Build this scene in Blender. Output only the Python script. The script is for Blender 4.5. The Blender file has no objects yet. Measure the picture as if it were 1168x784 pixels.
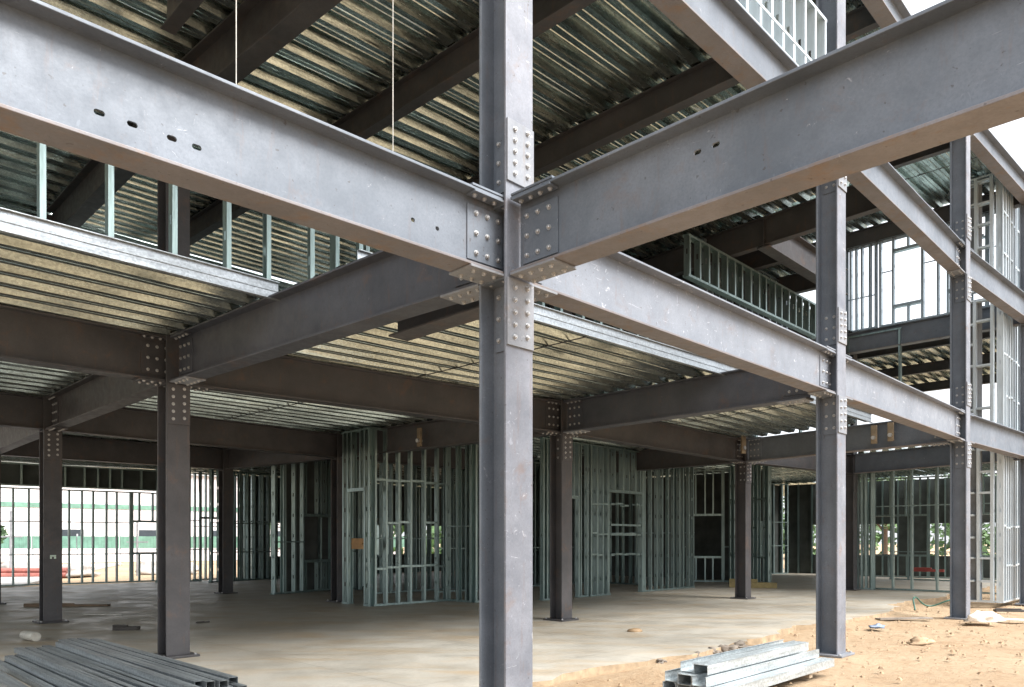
import bpy, bmesh, math, random
from mathutils import Vector, Matrix
R = random.Random(7)
S = bpy.context.scene
COL = S.collection
rad = math.radians

# ------------------------------------------------------------------ materials
def nmat(name):
    m = bpy.data.materials.new(name); m.use_nodes = True
    nt = m.node_tree; nt.nodes.clear()
    out = nt.nodes.new('ShaderNodeOutputMaterial'); b = nt.nodes.new('ShaderNodeBsdfPrincipled')
    nt.links.new(b.outputs[0], out.inputs[0])
    return m, nt, b
def N(nt, t, **k):
    n = nt.nodes.new(t)
    for a, v in k.items(): setattr(n, a, v)
    return n
def coords(nt, scale=(1,1,1), kind='Object'):
    tc = N(nt, 'ShaderNodeTexCoord'); mp = N(nt, 'ShaderNodeMapping')
    mp.inputs['Scale'].default_value = scale
    nt.links.new(tc.outputs[kind], mp.inputs[0]); return mp.outputs[0]
def noise(nt, vec, sc, det=5, rough=.6, dist=0):
    n = N(nt, 'ShaderNodeTexNoise'); n.inputs['Scale'].default_value = sc
    n.inputs['Detail'].default_value = det; n.inputs['Roughness'].default_value = rough
    n.inputs['Distortion'].default_value = dist
    nt.links.new(vec, n.inputs['Vector']); return n.outputs['Fac']
def ramp(nt, fac, stops):
    r = N(nt, 'ShaderNodeValToRGB'); e = r.color_ramp.elements
    while len(e) < len(stops): e.new(.5)
    for i, (p, c) in enumerate(stops):
        e[i].position = p
        e[i].color = (c, c, c, 1) if not hasattr(c, '__len__') else (*c, 1)
    nt.links.new(fac, r.inputs[0]); return r.outputs[0]
def mix(nt, fac, a, b):
    m = N(nt, 'ShaderNodeMix', data_type='RGBA')
    if hasattr(fac, 'node'): nt.links.new(fac, m.inputs[0])
    else: m.inputs[0].default_value = fac
    for s, i in ((a, 6), (b, 7)):
        if hasattr(s, 'node'): nt.links.new(s, m.inputs[i])
        else: m.inputs[i].default_value = (*s, 1)
    return m.outputs[2]
def bump(nt, b, h, st=.3, d=.01):
    n = N(nt, 'ShaderNodeBump'); n.inputs['Strength'].default_value = st; n.inputs['Distance'].default_value = d
    nt.links.new(h, n.inputs['Height']); nt.links.new(n.outputs[0], b.inputs['Normal'])

def steel(name, c1, c2, rust=.35, scuff=.5, scuffcol=(.62,.62,.66), rustcol=(.17,.085,.04), cov=0):
    m, nt, b = nmat(name)
    geo = N(nt, 'ShaderNodeNewGeometry'); mp = N(nt, 'ShaderNodeMapping'); nt.links.new(geo.outputs['Position'], mp.inputs[0]); v = mp.outputs[0]
    base = mix(nt, ramp(nt, noise(nt, v, 1.7, 7, .66), [(.33, 0), (.68, 1)]), c1, c2)
    lf = noise(nt, v, .6, 3)
    base = mix(nt, ramp(nt, lf, [(.4, 0), (.65, .3)]), base, (c1[0]*.8, c1[1]*.8, c1[2]*.8))
    sp = noise(nt, v, 55, 3, .7)
    base = mix(nt, ramp(nt, sp, [(.4, 0), (.75, .35)]), base, (c1[0]*.65, c1[1]*.65, c1[2]*.65))
    rm = ramp(nt, noise(nt, v, 3.1, 9, .72, .4), [(.60-.10*rust, 0), (.72, rust)])
    base = mix(nt, rm, base, rustcol)
    st = N(nt, 'ShaderNodeMapping'); st.inputs['Scale'].default_value = (5, 5, 5); nt.links.new(geo.outputs['Position'], st.inputs[0])
    sm = ramp(nt, noise(nt, st.outputs[0], 1.6, 12, .78, 1.2), [(.64-cov, 0), (.70-cov, scuff)])
    base = mix(nt, sm, base, scuffcol)
    # long scrapes and handling marks, rust runs and small touch-up specks
    sc = ramp(nt, noise(nt, coords(nt, (1.1, 6, 13)), 2.1, 9, .8, .7), [(.655-cov*.7, 0), (.69-cov*.7, scuff*.8)])
    base = mix(nt, sc, base, scuffcol)
    rr = ramp(nt, noise(nt, coords(nt, (9, 9, .9)), 1.7, 8, .7, .3), [(.57, 0), (.72, rust*.8)])
    base = mix(nt, rr, base, (rustcol[0]*.9, rustcol[1]*.9, rustcol[2]*.9))
    base = mix(nt, ramp(nt, noise(nt, v, 26, 2, .5), [(.71, 0), (.74, .55)]), base, (.05,.04,.035))
    base = mix(nt, ramp(nt, noise(nt, coords(nt, (3.5, 5, 2.3)), 2.7, 4, .6, 1.5), [(.68, 0), (.70, .3*scuff)]), base, (c2[0]*1.5, c2[1]*1.5, c2[2]*1.5))
    nt.links.new(base, b.inputs['Base Color'])
    nt.links.new(ramp(nt, noise(nt, v, 9, 5), [(.3, .40), (.75, .62)]), b.inputs['Roughness'])
    b.inputs['Metallic'].default_value = .12
    bump(nt, b, noise(nt, v, 70, 4), .12, .004)
    return m
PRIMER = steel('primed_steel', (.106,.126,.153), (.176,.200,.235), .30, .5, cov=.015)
SHADED = steel('shaded_primer', (.050,.056,.070), (.092,.099,.118), .35, .3, (.4,.4,.42))  # same primed steel darkened for beams running inward; interior shade put into colour
PRIMER_IN = steel('interior_shade_steel', (.046,.046,.050), (.082,.078,.081), .40, .16, (.4,.37,.34))  # interior copy of the steel, indoor shade put into its darker colour
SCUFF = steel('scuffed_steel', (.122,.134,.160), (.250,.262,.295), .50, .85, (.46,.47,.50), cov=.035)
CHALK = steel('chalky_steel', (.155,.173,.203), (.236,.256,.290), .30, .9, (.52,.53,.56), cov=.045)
SOFFIT = steel('bounce_rust_flange', (.150,.140,.145), (.205,.195,.205), .75, .35, (.5,.48,.45), (.21,.125,.065))  # rust patches plus brown ground bounce painted into the bottom flanges
PLATE = steel('plate_steel', (.165,.178,.200), (.275,.288,.312), .45, .6, (.52,.52,.52), (.20,.12,.06), cov=.03)

def galv(name, col, streak, rough=(.25,.5), metal=.85, dark=.55, spangle=True):
    m, nt, b = nmat(name)
    v = coords(nt, streak)
    a = ramp(nt, noise(nt, v, 2.2, 7, .65), [(.3, dark), (.7, 1.0)])
    base = mix(nt, a, (0,0,0), col)
    if spangle:
        vo = N(nt, 'ShaderNodeTexVoronoi'); vo.inputs['Scale'].default_value = 45
        nt.links.new(coords(nt), vo.inputs['Vector'])
        sp = ramp(nt, vo.outputs['Color'], [(.2, .8), (.8, 1.12)])
        mm = N(nt, 'ShaderNodeMix', data_type='RGBA', blend_type='MULTIPLY'); mm.inputs[0].default_value = 1
        nt.links.new(base, mm.inputs[6]); nt.links.new(sp, mm.inputs[7]); base = mm.outputs[2]
    nt.links.new(base, b.inputs['Base Color'])
    b.inputs['Metallic'].default_value = metal
    nt.links.new(ramp(nt, noise(nt, v, 4, 5), [(.3, rough[0]), (.7, rough[1])]), b.inputs['Roughness'])
    bump(nt, b, noise(nt, v, 3, 3), .30, .02)
    return m
DECK = galv('galvanized_deck', (.60,.68,.64), (.30, 2.2, 2.2), (.13, .36), .97, .50)
EDGE = galv('galvanized_edge', (.42,.455,.48), (.6, 4, 4), (.30, .5), .75, .7)
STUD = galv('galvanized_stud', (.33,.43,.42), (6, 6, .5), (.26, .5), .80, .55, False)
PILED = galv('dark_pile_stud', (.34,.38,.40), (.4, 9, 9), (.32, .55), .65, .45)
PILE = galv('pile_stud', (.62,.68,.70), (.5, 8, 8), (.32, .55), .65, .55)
BOLT = galv('bolt_zinc', (.62,.62,.62), (30, 30, 30), (.3, .5), .8, .55, False)
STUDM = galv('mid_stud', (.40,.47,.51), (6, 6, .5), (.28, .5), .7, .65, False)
STUD_LIT = galv('daylit_stud', (.66,.73,.77), (6, 6, .5), (.3, .5), .55, .75, False)  # outdoor copy of the stud zinc, daylight put into its lighter colour

def plain(name, col, rough=.7, var=.25, sc=6, metal=0, bmp=.2):
    m, nt, b = nmat(name); v = coords(nt)
    base = mix(nt, ramp(nt, noise(nt, v, sc, 6), [(.3, 0), (.7, 1)]), tuple(c*(1-var) for c in col), tuple(min(1, c*(1+var)) for c in col))
    nt.links.new(base, b.inputs['Base Color']); b.inputs['Roughness'].default_value = rough; b.inputs['Metallic'].default_value = metal
    if bmp: bump(nt, b, noise(nt, v, sc*6, 4), bmp, .01)
    return m

A1_ = rad(45.6)
def concrete():
    m, nt, b = nmat('slab_concrete'); v = coords(nt)
    base = mix(nt, ramp(nt, noise(nt, v, .35, 7, .62), [(.35, 0), (.68, 1)]), (.34,.315,.265), (.46,.435,.375))
    vs = coords(nt, (.5, 1.6, 1))
    base = mix(nt, ramp(nt, noise(nt, vs, 1.1, 8, .7, .6), [(.46, 0), (.66, .75)]), base, (.37,.275,.165))
    base = mix(nt, ramp(nt, noise(nt, coords(nt, (.4, 2.2, 1)), 1.9, 7, .7), [(.55, 0), (.70, .4)]), base, (.19,.175,.155))
    base = mix(nt, ramp(nt, noise(nt, v, 24, 6, .75), [(.42, 0), (.75, .45)]), base, (.24,.225,.2))
    tc = N(nt, 'ShaderNodeTexCoord'); mp = N(nt, 'ShaderNodeMapping'); mp.inputs['Rotation'].default_value = (0, 0, -A1_); mp.inputs['Location'].default_value = (1.9, 2.4, 0)
    nt.links.new(tc.outputs['Object'], mp.inputs[0]); bk = N(nt, 'ShaderNodeTexBrick'); bk.offset = 0; bk.inputs['Scale'].default_value = 1
    bk.inputs['Brick Width'].default_value = 3.4; bk.inputs['Row Height'].default_value = 2.9; bk.inputs['Mortar Size'].default_value = .006; bk.inputs['Mortar Smooth'].default_value = .3
    nt.links.new(mp.outputs[0], bk.inputs['Vector'])
    jf = N(nt, 'ShaderNodeMath', operation='MULTIPLY'); jf.inputs[1].default_value = .55; nt.links.new(bk.outputs['Fac'], jf.inputs[0])
    base = mix(nt, jf.outputs[0], base, (.12,.105,.085))
    nt.links.new(base, b.inputs['Base Color'])
    nt.links.new(ramp(nt, noise(nt, v, 1.4, 5), [(.35, .38), (.65, .7)]), b.inputs['Roughness'])
    bump(nt, b, noise(nt, v, 18, 7), .15, .01)
    return m
CONC = concrete()
def dirt():
    m, nt, b = nmat('sandy_dirt'); v = coords(nt)
    base = mix(nt, ramp(nt, noise(nt, v, .45, 8, .65), [(.32, 0), (.68, 1)]), (.37,.245,.14), (.47,.35,.225))
    base = mix(nt, ramp(nt, noise(nt, v, 3.2, 9, .75, .5), [(.52, 0), (.68, .75)]), base, (.27,.15,.07))
    base = mix(nt, ramp(nt, noise(nt, v, 11, 8, .75), [(.45, 0), (.72, .6)]), base, (.50,.40,.275))
    base = mix(nt, ramp(nt, noise(nt, v, 34, 5, .7), [(.60, 0), (.68, .7)]), base, (.22,.14,.08))
    nt.links.new(base, b.inputs['Base Color']); b.inputs['Roughness'].default_value = .95
    bump(nt, b, noise(nt, v, 7, 12, .78), .9, .09)
    return m
DIRT = dirt()
RUBBLE = plain('rubble', (.34,.24,.15), .95, .45, 5, 0, .6)

# ------------------------------------------------------------------ mesh helpers
def link(o): COL.objects.link(o); return o
class MB:
    def __init__(s): s.v = []; s.f = []
    def box(s, x0, x1, y0, y1, z0, z1):
        i = len(s.v)
        s.v += [(x0,y0,z0),(x1,y0,z0),(x1,y1,z0),(x0,y1,z0),(x0,y0,z1),(x1,y0,z1),(x1,y1,z1),(x0,y1,z1)]
        s.f += [tuple(i+k for k in q) for q in ((0,3,2,1),(4,5,6,7),(0,1,5,4),(1,2,6,5),(2,3,7,6),(3,0,4,7))]
        return s
    def quad(s, a, b, c, d):
        i = len(s.v); s.v += [tuple(a), tuple(b), tuple(c), tuple(d)]; s.f.append((i, i+1, i+2, i+3)); return s
    def tube(s, a, b, r, n=8, r2=None):
        a, b = Vector(a), Vector(b); r2 = r if r2 is None else r2
        d = (b-a).normalized(); u = d.orthogonal().normalized(); w = d.cross(u)
        i = len(s.v)
        for c, q in ((a, r), (b, r2)):
            for k in range(n):
                t = 2*math.pi*k/n; s.v.append(tuple(c + u*math.cos(t)*q + w*math.sin(t)*q))
        for k in range(n): s.f.append((i+k, i+(k+1)%n, i+n+(k+1)%n, i+n+k))
        s.f.append(tuple(i+n-1-k for k in range(n))); s.f.append(tuple(i+n+k for k in range(n)))
        return s
    def prism(s, pts, z0, z1):
        i = len(s.v); n = len(pts)
        s.v += [(x, y, z0) for x, y in pts] + [(x, y, z1) for x, y in pts]
        s.f += [(i+k, i+(k+1)%n, i+n+(k+1)%n, i+n+k) for k in range(n)]
        s.f += [tuple(i+n-1-k for k in range(n)), tuple(i+n+k for k in range(n))]
        return s
    def mesh(s, name, m):
        me = bpy.data.meshes.new(name); me.from_pydata(s.v, [], s.f); me.materials.append(m); me.update(); return me
    def build(s, name, m, parent=None, loc=None, bev=0, smooth=False):
        return put(name, s.mesh(name, m), parent, loc, bev, smooth)
def put(name, me, parent=None, loc=None, bev=0, smooth=False, rot=None):
    o = bpy.data.objects.new(name, me); link(o)
    if parent: o.parent = parent
    if loc is not None: o.location = loc
    if rot is not None: o.rotation_euler = rot
    if bev:
        bm = o.modifiers.new('bevel', 'BEVEL'); bm.width = bev; bm.segments = 2; bm.limit_method = 'ANGLE'
    if smooth:
        for p in me.polygons: p.use_smooth = True
    return o
def tag(o, label, cat, group=None, kind=None):
    if label: o['label'] = label
    if cat: o['category'] = cat
    if group: o['group'] = group
    o['kind'] = kind or 'thing'
    return o
def thing(name, label, cat, loc, rz=0, group=None):
    o = bpy.data.objects.new(name, None); link(o); o.empty_display_size = .2
    o.location = loc; o.rotation_euler = (0, 0, rz)
    return tag(o, label, cat, group)
def lerp(a, b, t): return (a[0]+(b[0]-a[0])*t, a[1]+(b[1]-a[1])*t)
def add(a, b, k=1): return (a[0]+b[0]*k, a[1]+b[1]*k)

# bolt with washer, hexagon nut and shank tip; axis along local +z
def bolt_mesh(r=.0135):
    b = MB()
    b.tube((0,0,0), (0,0,.004), r*1.6, 14)
    b.tube((0,0,.004), (0,0,.017), r*1.28, 6)
    b.tube((0,0,.017), (0,0,.022), r*1.05, 10, r*.6)
    return b.mesh('bolt', BOLT)
BM = bolt_mesh()
ROT = {'-y': (rad(90), 0, 0), '+y': (rad(-90), 0, 0), '-z': (rad(180), 0, 0), '+z': (0, 0, 0), '-x': (0, rad(-90), 0), '+x': (0, rad(90), 0)}
def bolt(parent, loc, ax): return put('bolt', BM, parent, loc, rot=ROT[ax])

# ------------------------------------------------------------------ layout (metres; x to the right, y away, z up; slab and soil at 0)
A1 = rad(45.6)
e1 = (math.cos(A1), math.sin(A1)); e2 = (-math.sin(A1), math.cos(A1))
C0 = (-.05, 6.06); C1 = (4.62, 10.8); C2 = (9.47, 15.75); C3 = (13.31, 19.23)
L = (-4.54, 10.0); M = (.96, 14.6); NN = (6.2, 20.0); RR = (10.67, 23.5)
L2 = (-8.79, 14.2); P = (-4.4, 19.0); SS = (.7, 24.1)
Q = (-12.7, 18.2); K = (-8.45, 22.0); K2 = (-3.4, 27.0)
Cm = add(C0, e1, -7); Lm = add(L, e1, -7); L2m = add(L2, e1, -7)
T = add(RR, e2, 5.5)
Z2, D2 = 3.75, .60          # second floor steel: underside and depth
Z3, D3 = 7.25, .60
ZR, DR = 10.35, .50

def ang(p, q): return math.atan2(q[1]-p[1], q[0]-p[0])

# ------------------------------------------------------------------ columns
def column(p, label, ztop, mat, detail, plates, flange_mat=None, rz=A1, baseplate=True, marks=True):
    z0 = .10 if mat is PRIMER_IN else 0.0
    t = thing('steel_column', label, 'column', (p[0], p[1], z0), rz, 'steel columns')
    w, tf = .155, .024
    H = ztop-z0
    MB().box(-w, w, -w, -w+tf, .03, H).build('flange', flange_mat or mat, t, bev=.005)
    MB().box(-w, w, w-tf, w, .03, H).build('flange', mat, t, bev=.005)
    MB().box(-.009, .009, -w+tf, w-tf, .03, H).build('web', mat, t)
    if baseplate:
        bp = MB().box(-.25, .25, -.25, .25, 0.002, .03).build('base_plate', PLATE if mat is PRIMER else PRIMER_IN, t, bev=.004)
        for sx in (-1, 1):
            for sy in (-1, 1): put('anchor_bolt', BM, bp, (sx*.205, sy*.205, .03))
    for zb, d in plates:
        zb -= z0
        # flange splice plates and web plates below and above the beams
        for (a, b) in ((zb-.56, zb-.03), (zb+d+.13, zb+d+.62)):
            if b > H: continue
            sp = MB().box(-w+.004, w-.004, -w-.017, -w-.001, a, b).build('splice_plate', PLATE if mat is PRIMER else mat, t, bev=.003)
            if detail:
                n = 5
                for i in range(n):
                    for s in (-1, 1): bolt(sp, (s*.072, -w-.017, a+.07+(b-a-.14)*i/(n-1) + (.02 if s > 0 else 0)), '-y')
            wp = MB().box(-.024, -.010, -.095, .095, a, b).build('web_plate', mat, t)
            if detail:
                for i in range(3):
                    for s in (-1, 1): bolt(wp, (-.024, s*.055, a+.09+(b-a-.18)*i/2), '-x')
        for zz in (zb+.011, zb+d-.011):
            for s in (-1, 1):
                MB().box(min(s*.010, s*.150), max(s*.010, s*.150), -w+tf+.001, w-tf-.001, zz-.046, zz-.030).build('stiffener', mat, t)
    return t
two = [(Z2, D2)]; three = [(Z2, D2), (Z3, D3)]
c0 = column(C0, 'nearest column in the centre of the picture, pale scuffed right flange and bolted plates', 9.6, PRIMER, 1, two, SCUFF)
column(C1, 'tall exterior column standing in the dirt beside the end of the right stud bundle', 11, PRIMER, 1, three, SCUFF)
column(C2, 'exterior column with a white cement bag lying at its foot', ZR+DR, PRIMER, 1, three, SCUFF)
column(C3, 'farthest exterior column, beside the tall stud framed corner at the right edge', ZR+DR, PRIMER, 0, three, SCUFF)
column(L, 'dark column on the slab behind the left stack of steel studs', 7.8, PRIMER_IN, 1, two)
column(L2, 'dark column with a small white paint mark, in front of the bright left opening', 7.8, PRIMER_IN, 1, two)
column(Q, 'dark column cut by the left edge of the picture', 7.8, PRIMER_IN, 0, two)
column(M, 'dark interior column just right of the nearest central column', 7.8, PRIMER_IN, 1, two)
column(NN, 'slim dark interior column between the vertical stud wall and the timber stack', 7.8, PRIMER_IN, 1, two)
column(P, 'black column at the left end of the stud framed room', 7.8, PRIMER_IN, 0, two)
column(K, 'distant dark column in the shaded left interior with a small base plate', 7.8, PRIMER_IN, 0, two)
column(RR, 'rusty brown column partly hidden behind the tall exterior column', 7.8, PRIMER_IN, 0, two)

# ------------------------------------------------------------------ beams
def cut(o, cutters):
    bm_ = MB()
    for a, b, r in cutters: bm_.tube(a, b, r, 16)
    co = bm_.build('cutter', PRIMER, o.parent)
    md = o.modifiers.new('hole', 'BOOLEAN'); md.object = co; md.solver = 'EXACT'
    dg = bpy.context.evaluated_depsgraph_get(); dg.update()
    me = bpy.data.meshes.new_from_object(o.evaluated_get(dg))
    o.modifiers.clear(); o.data = me
    bpy.data.objects.remove(co)
def beam(p, q, zb, d, label, tp=.17, tq=.17, conn='', vis=-1, mat=PRIMER, bf=.25, tf=.022, holes=(), name='steel_beam', group='level two beams', det=1):
    rz = ang(p, q); Lg = math.hypot(q[0]-p[0], q[1]-p[1])
    t = thing(name, label, 'beam', (p[0], p[1], zb), rz, group)
    x0, x1 = tp, Lg-tq
    MB().box(x0, x1, -bf/2, bf/2, d-tf, d).build('top_flange', mat, t, bev=.004)
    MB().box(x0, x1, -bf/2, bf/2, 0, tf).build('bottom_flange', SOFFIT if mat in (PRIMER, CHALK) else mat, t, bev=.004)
    w = MB().box(x0, x1, -.007, .007, tf, d-tf).build('web', mat, t)
    if holes:
        cs = []
        for s, z, ln in holes:
            for k in (-1, -.5, 0, .5, 1): cs.append(((s+k*ln, -.05, z), (s+k*ln, .05, z), .016))
        for c in cs: cut(w, [c])
    for end in conn:
        g, s = (x0, 1) if end == 'p' else (x1, -1)
        def bx(u0, u1, *r): return MB().box(min(g+s*u0, g+s*u1), max(g+s*u0, g+s*u1), *r)
        h = bf/2
        bp = bx(.01, .46, -h-.012, h+.012, -.020, -.0015).build('flange_plate', PLATE if mat is not PRIMER_IN else mat, t, bev=.003)
        tp_ = bx(.01, .44, -h-.006, h+.006, d+.0015, d+.020).build('flange_plate', mat, t, bev=.003)
        up = bx(.03, .42, vis*h-.012 if vis < 0 else .03, -.03 if vis < 0 else h+.012, d-tf-.019, d-tf-.0015).build('flange_plate', mat, t, bev=.003)
        wp = bx(.035, .40, min(vis*.008, vis*.020), max(vis*.008, vis*.020), .085, d-.085).build('web_plate', mat, t, bev=.003)
        if det:
            for i in range(4):
                for yy in (-.075, .075): bolt(bp, (g+s*(.07+i*.105), yy, -.020), '-z')
            for i in range(4): bolt(up, (g+s*(.08+i*.10), vis*.082, d-tf-.019), '-z')
            for i in range(3):
                for j in range(3): bolt(wp, (g+s*(.085+i*.115), vis*.020, .145+j*(d-.29)/2), '+y' if vis > 0 else '-y')
    return t
hl = [(7-t, .205, .012) for t in (2.985, 2.82, 2.61, 2.47)] + [(7-.927, .235, .002), (7-.704, .235, .002)]
TX = .022
Am = (C0[0]-7*math.cos(rad(43.2)), C0[1]-7*math.sin(rad(43.2)))
beam(Am, C0, Z2, D2, 'large grey beam across the upper left with a row of slotted holes in its web', 0, TX, 'q', -1, holes=hl)
Bm = add(C0, e2, -7.2)
beam(Bm, C0, Z2, D2, 'large grey beam running up to the top right corner, two slotted holes in its web', 0, .172, 'q', 1,
     holes=[(7.2-1.757, .417, .012), (7.2-1.888, .417, .012)])
beam(C0, L, Z2, D2, 'dark beam from the nearest column back to the column behind the left stud stack', .172, .172, 'pq', 1, SHADED)
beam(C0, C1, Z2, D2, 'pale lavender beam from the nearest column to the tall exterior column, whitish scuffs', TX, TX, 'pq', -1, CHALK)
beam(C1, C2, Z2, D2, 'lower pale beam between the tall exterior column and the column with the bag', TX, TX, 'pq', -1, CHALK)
beam(C2, C3, Z2, D2, 'short lower pale beam ending at the right stud framed corner', TX, TX, 'p', -1)
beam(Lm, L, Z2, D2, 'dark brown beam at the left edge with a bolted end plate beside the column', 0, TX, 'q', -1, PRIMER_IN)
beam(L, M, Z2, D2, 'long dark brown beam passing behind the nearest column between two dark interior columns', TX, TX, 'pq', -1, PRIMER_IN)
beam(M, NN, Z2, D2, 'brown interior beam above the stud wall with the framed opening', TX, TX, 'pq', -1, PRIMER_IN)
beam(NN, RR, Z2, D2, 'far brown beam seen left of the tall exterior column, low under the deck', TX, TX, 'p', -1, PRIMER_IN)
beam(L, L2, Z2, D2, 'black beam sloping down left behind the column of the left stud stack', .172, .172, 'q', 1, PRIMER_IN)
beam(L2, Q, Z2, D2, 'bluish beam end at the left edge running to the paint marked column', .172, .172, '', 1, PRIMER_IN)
beam(C1, M, Z2, D2, 'grey brown beam running from the tall exterior column to the interior column right of centre', .30, .172, 'pq', 1, SHADED)
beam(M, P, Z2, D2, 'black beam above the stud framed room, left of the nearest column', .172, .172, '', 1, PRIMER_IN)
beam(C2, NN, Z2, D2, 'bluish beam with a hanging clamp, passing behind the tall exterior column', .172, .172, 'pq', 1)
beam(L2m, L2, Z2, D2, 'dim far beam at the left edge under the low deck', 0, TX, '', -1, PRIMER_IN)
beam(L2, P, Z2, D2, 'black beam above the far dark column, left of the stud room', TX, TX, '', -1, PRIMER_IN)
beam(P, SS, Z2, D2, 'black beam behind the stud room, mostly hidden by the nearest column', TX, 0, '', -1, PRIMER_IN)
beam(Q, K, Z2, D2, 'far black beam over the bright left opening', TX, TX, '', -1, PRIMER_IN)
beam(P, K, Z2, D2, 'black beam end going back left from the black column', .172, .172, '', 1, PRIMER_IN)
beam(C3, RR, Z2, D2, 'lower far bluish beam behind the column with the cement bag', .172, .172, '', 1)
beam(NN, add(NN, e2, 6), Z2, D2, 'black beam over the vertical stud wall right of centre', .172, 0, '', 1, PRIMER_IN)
so = add(C0, e1, .42)
beam(so, add(so, e2, 2.0), Z2, D2-.10, 'short dark stub beam just below the bolted joint left of the nearest column', .14, 0, '', 1, PRIMER_IN, name='stub_beam')
G3 = 'level three beams'
beam(C0, C1, Z3, D3, 'pale beam at the top with a stud parapet on it, right of the nearest column', TX, TX, 'q', -1, group=G3)
beam(C1, C2, Z3, D3, 'upper pale beam sloping down from the tall exterior column to the bagged one', TX, TX, 'pq', -1, group=G3)
beam(C2, C3, Z3, D3, 'upper pale beam from the bagged column to the stud framed corner', TX, TX, 'p', -1, group=G3)
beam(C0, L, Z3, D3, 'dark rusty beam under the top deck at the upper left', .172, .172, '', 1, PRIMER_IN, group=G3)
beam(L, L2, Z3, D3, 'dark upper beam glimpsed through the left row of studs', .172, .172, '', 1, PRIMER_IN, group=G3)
def joist(k, t0, t1, zb, d, label, ra=(C0, C1), rb=(L, M), name='joist', mat=PRIMER_IN, g=G3):
    a, b = lerp(*ra, k), lerp(*rb, k)
    return beam(lerp(a, b, t0), lerp(a, b, t1), zb, d, label, .02, .02, '', 1, mat, bf=.17, tf=.016, name=name, group=g)
beam(C1, M, Z3, D3, 'dark beam under the upper deck, just below the top right beam', .172, .172, '', 1, PRIMER_IN, group=G3)
joist(.30, 0, 1, Z3+.2, .39, 'dark joist crossing the top deck behind the nearest column')
joist(.30, 1, 1.9, Z3+.2, .39, 'dark joist in the shade beyond the studs, upper left')
joist(.66, 0, 1, Z3+.2, .39, 'dark joist between the upper deck ribs, hidden behind the top right beam')
ra, rb = (C1, C2), (M, NN)
joist(.36, 0, 1.1, Z3+.05, .54, 'dark beam carrying the open edge of the upper deck left of the tall exterior column', ra, rb)
# beyond the third bay
beam(C3, add(C3, e2, 9), Z3, D3, 'bluish upper beam carrying a stud wall against the white sky', .172, 0, '', 1, group=G3)
nth_ = ['first', 'second', 'third', 'fourth', 'fifth']
wh = ['nearest', 'second', 'third', 'fourth']
for i in range(3):
    a = add(C3, e1, 2.0+3.6*i); b = add(a, e2, 10)
    beam(a, b, Z3+.26, .33, f'{wh[i]} dark joist under the deck right of the tall exterior column, below the sky wall', .02, 0, '', 1, PRIMER_IN, bf=.17, group=G3, name='joist')
GR = 'roof beams'
beam(C1, C2, ZR, DR, 'roof edge beam hidden behind the top right beam', TX, TX, '', -1, group=GR)
beam(C2, C3, ZR, DR, 'roof edge beam against the white sky, meeting the stud framed corner', TX, .0, 'p', -1, group=GR)
beam(C2, NN, ZR, DR, 'dark roof beam from the top of the column with the cement bag', .172, .172, '', 1, PRIMER_IN, group=GR)
a = add(C2, e1, 1.25); beam(a, add(a, e2, 7), ZR+.22, DR-.22, 'dark roof joist beside the top of the bagged column', .03, 0, '', 1, PRIMER_IN, bf=.17, group=GR, name='joist')
beam(C3, add(C3, e2, 7), ZR, DR, 'dark roof beam ending at the stud framed corner', .172, 0, '', 1, PRIMER_IN, group=GR)
a = lerp(C1, C2, .36); beam(a, add(a, e2, 7), ZR+.1, DR-.1, 'dark roof joist left of the bagged column top', .03, 0, '', 1, PRIMER_IN, bf=.17, group=GR, name='joist')

# ------------------------------------------------------------------ ribbed metal decks
def deck(p00, p10, p01, p11, z, label, edge=False, group='metal decks', pitch=.305, edge_end=None):
    rz = ang(p00, p10); c, s = math.cos(-rz), math.sin(-rz)
    t = thing('metal_deck', label, 'floor deck', (p00[0], p00[1], z+.003), rz, group)
    def loc(p): x, y = p[0]-p00[0], p[1]-p00[1]; return (x*c-y*s, x*s+y*c)
    a0, a1, b0, b1 = loc(p00), loc(p10), loc(p01), loc(p11)
    ln = max(math.hypot(b0[0]-a0[0], b0[1]-a0[1]), math.hypot(b1[0]-a1[0], b1[1]-a1[1]))
    prof = [(0,0),(.045,0),(.052,.008),(.060,0),(.105,0),(.135,.075),(.190,.075),(.197,.067),(.204,.075),(.262,.075),(.292,0)]
    pitch = .40; ks = pitch/.305
    pts = []; v = 0
    while v < ln:
        for (dv, h) in prof:
            if v+dv*ks < ln: pts.append((v+dv*ks, h*1.1))
        v += pitch
    pts.append((ln, pts[-1][1]))
    if pts[-1][1] > .001: pts.append((ln, 0))
    m = MB(); nx = 8
    n = len(pts)
    for (vv, h) in pts:
        f = vv/ln; l, r = lerp(a0, b0, f), lerp(a1, b1, f)
        for k in range(nx+1):
            g = lerp(l, r, k/nx); m.v.append((g[0], g[1], h + (.006*math.sin(vv*7+k*1.9) if 0 < k < nx else 0)))
    for i in range(n-1):
        for k in range(nx):
            q = i*(nx+1)+k; m.f.append((q, q+nx+1, q+nx+2, q+1))
    m.build('sheet', DECK, t)
    # a lap seam across the ribs, as a thin strap under the sheet
    for f in ((.52,) if ln > 2 else ()):
        l, r = lerp(a0, a1, f), lerp(b0, b1, f)
        o = MB(); dx = .012
        o.prism([(l[0]-dx, l[1]), (l[0]+dx, l[1]), (r[0]+dx, r[1]), (r[0]-dx, r[1])], -.010, -.001)
        o.build('seam_strap', PRIMER_IN, t)
    if edge:
        x0, x1 = 0, a1[0]
        e = MB(); e.box(x0, x1, -.012, -.002, -.035, .17); e.box(x0, x1, -.045, -.0125, .158, .17); e.box(x0, x1, -.05, -.0125, -.035, -.025)
        e.box(x0, x1, -.02, -.0125, .06, .075)
        e.build('edge_channel', EDGE, t, bev=.003)
    return t
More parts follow.
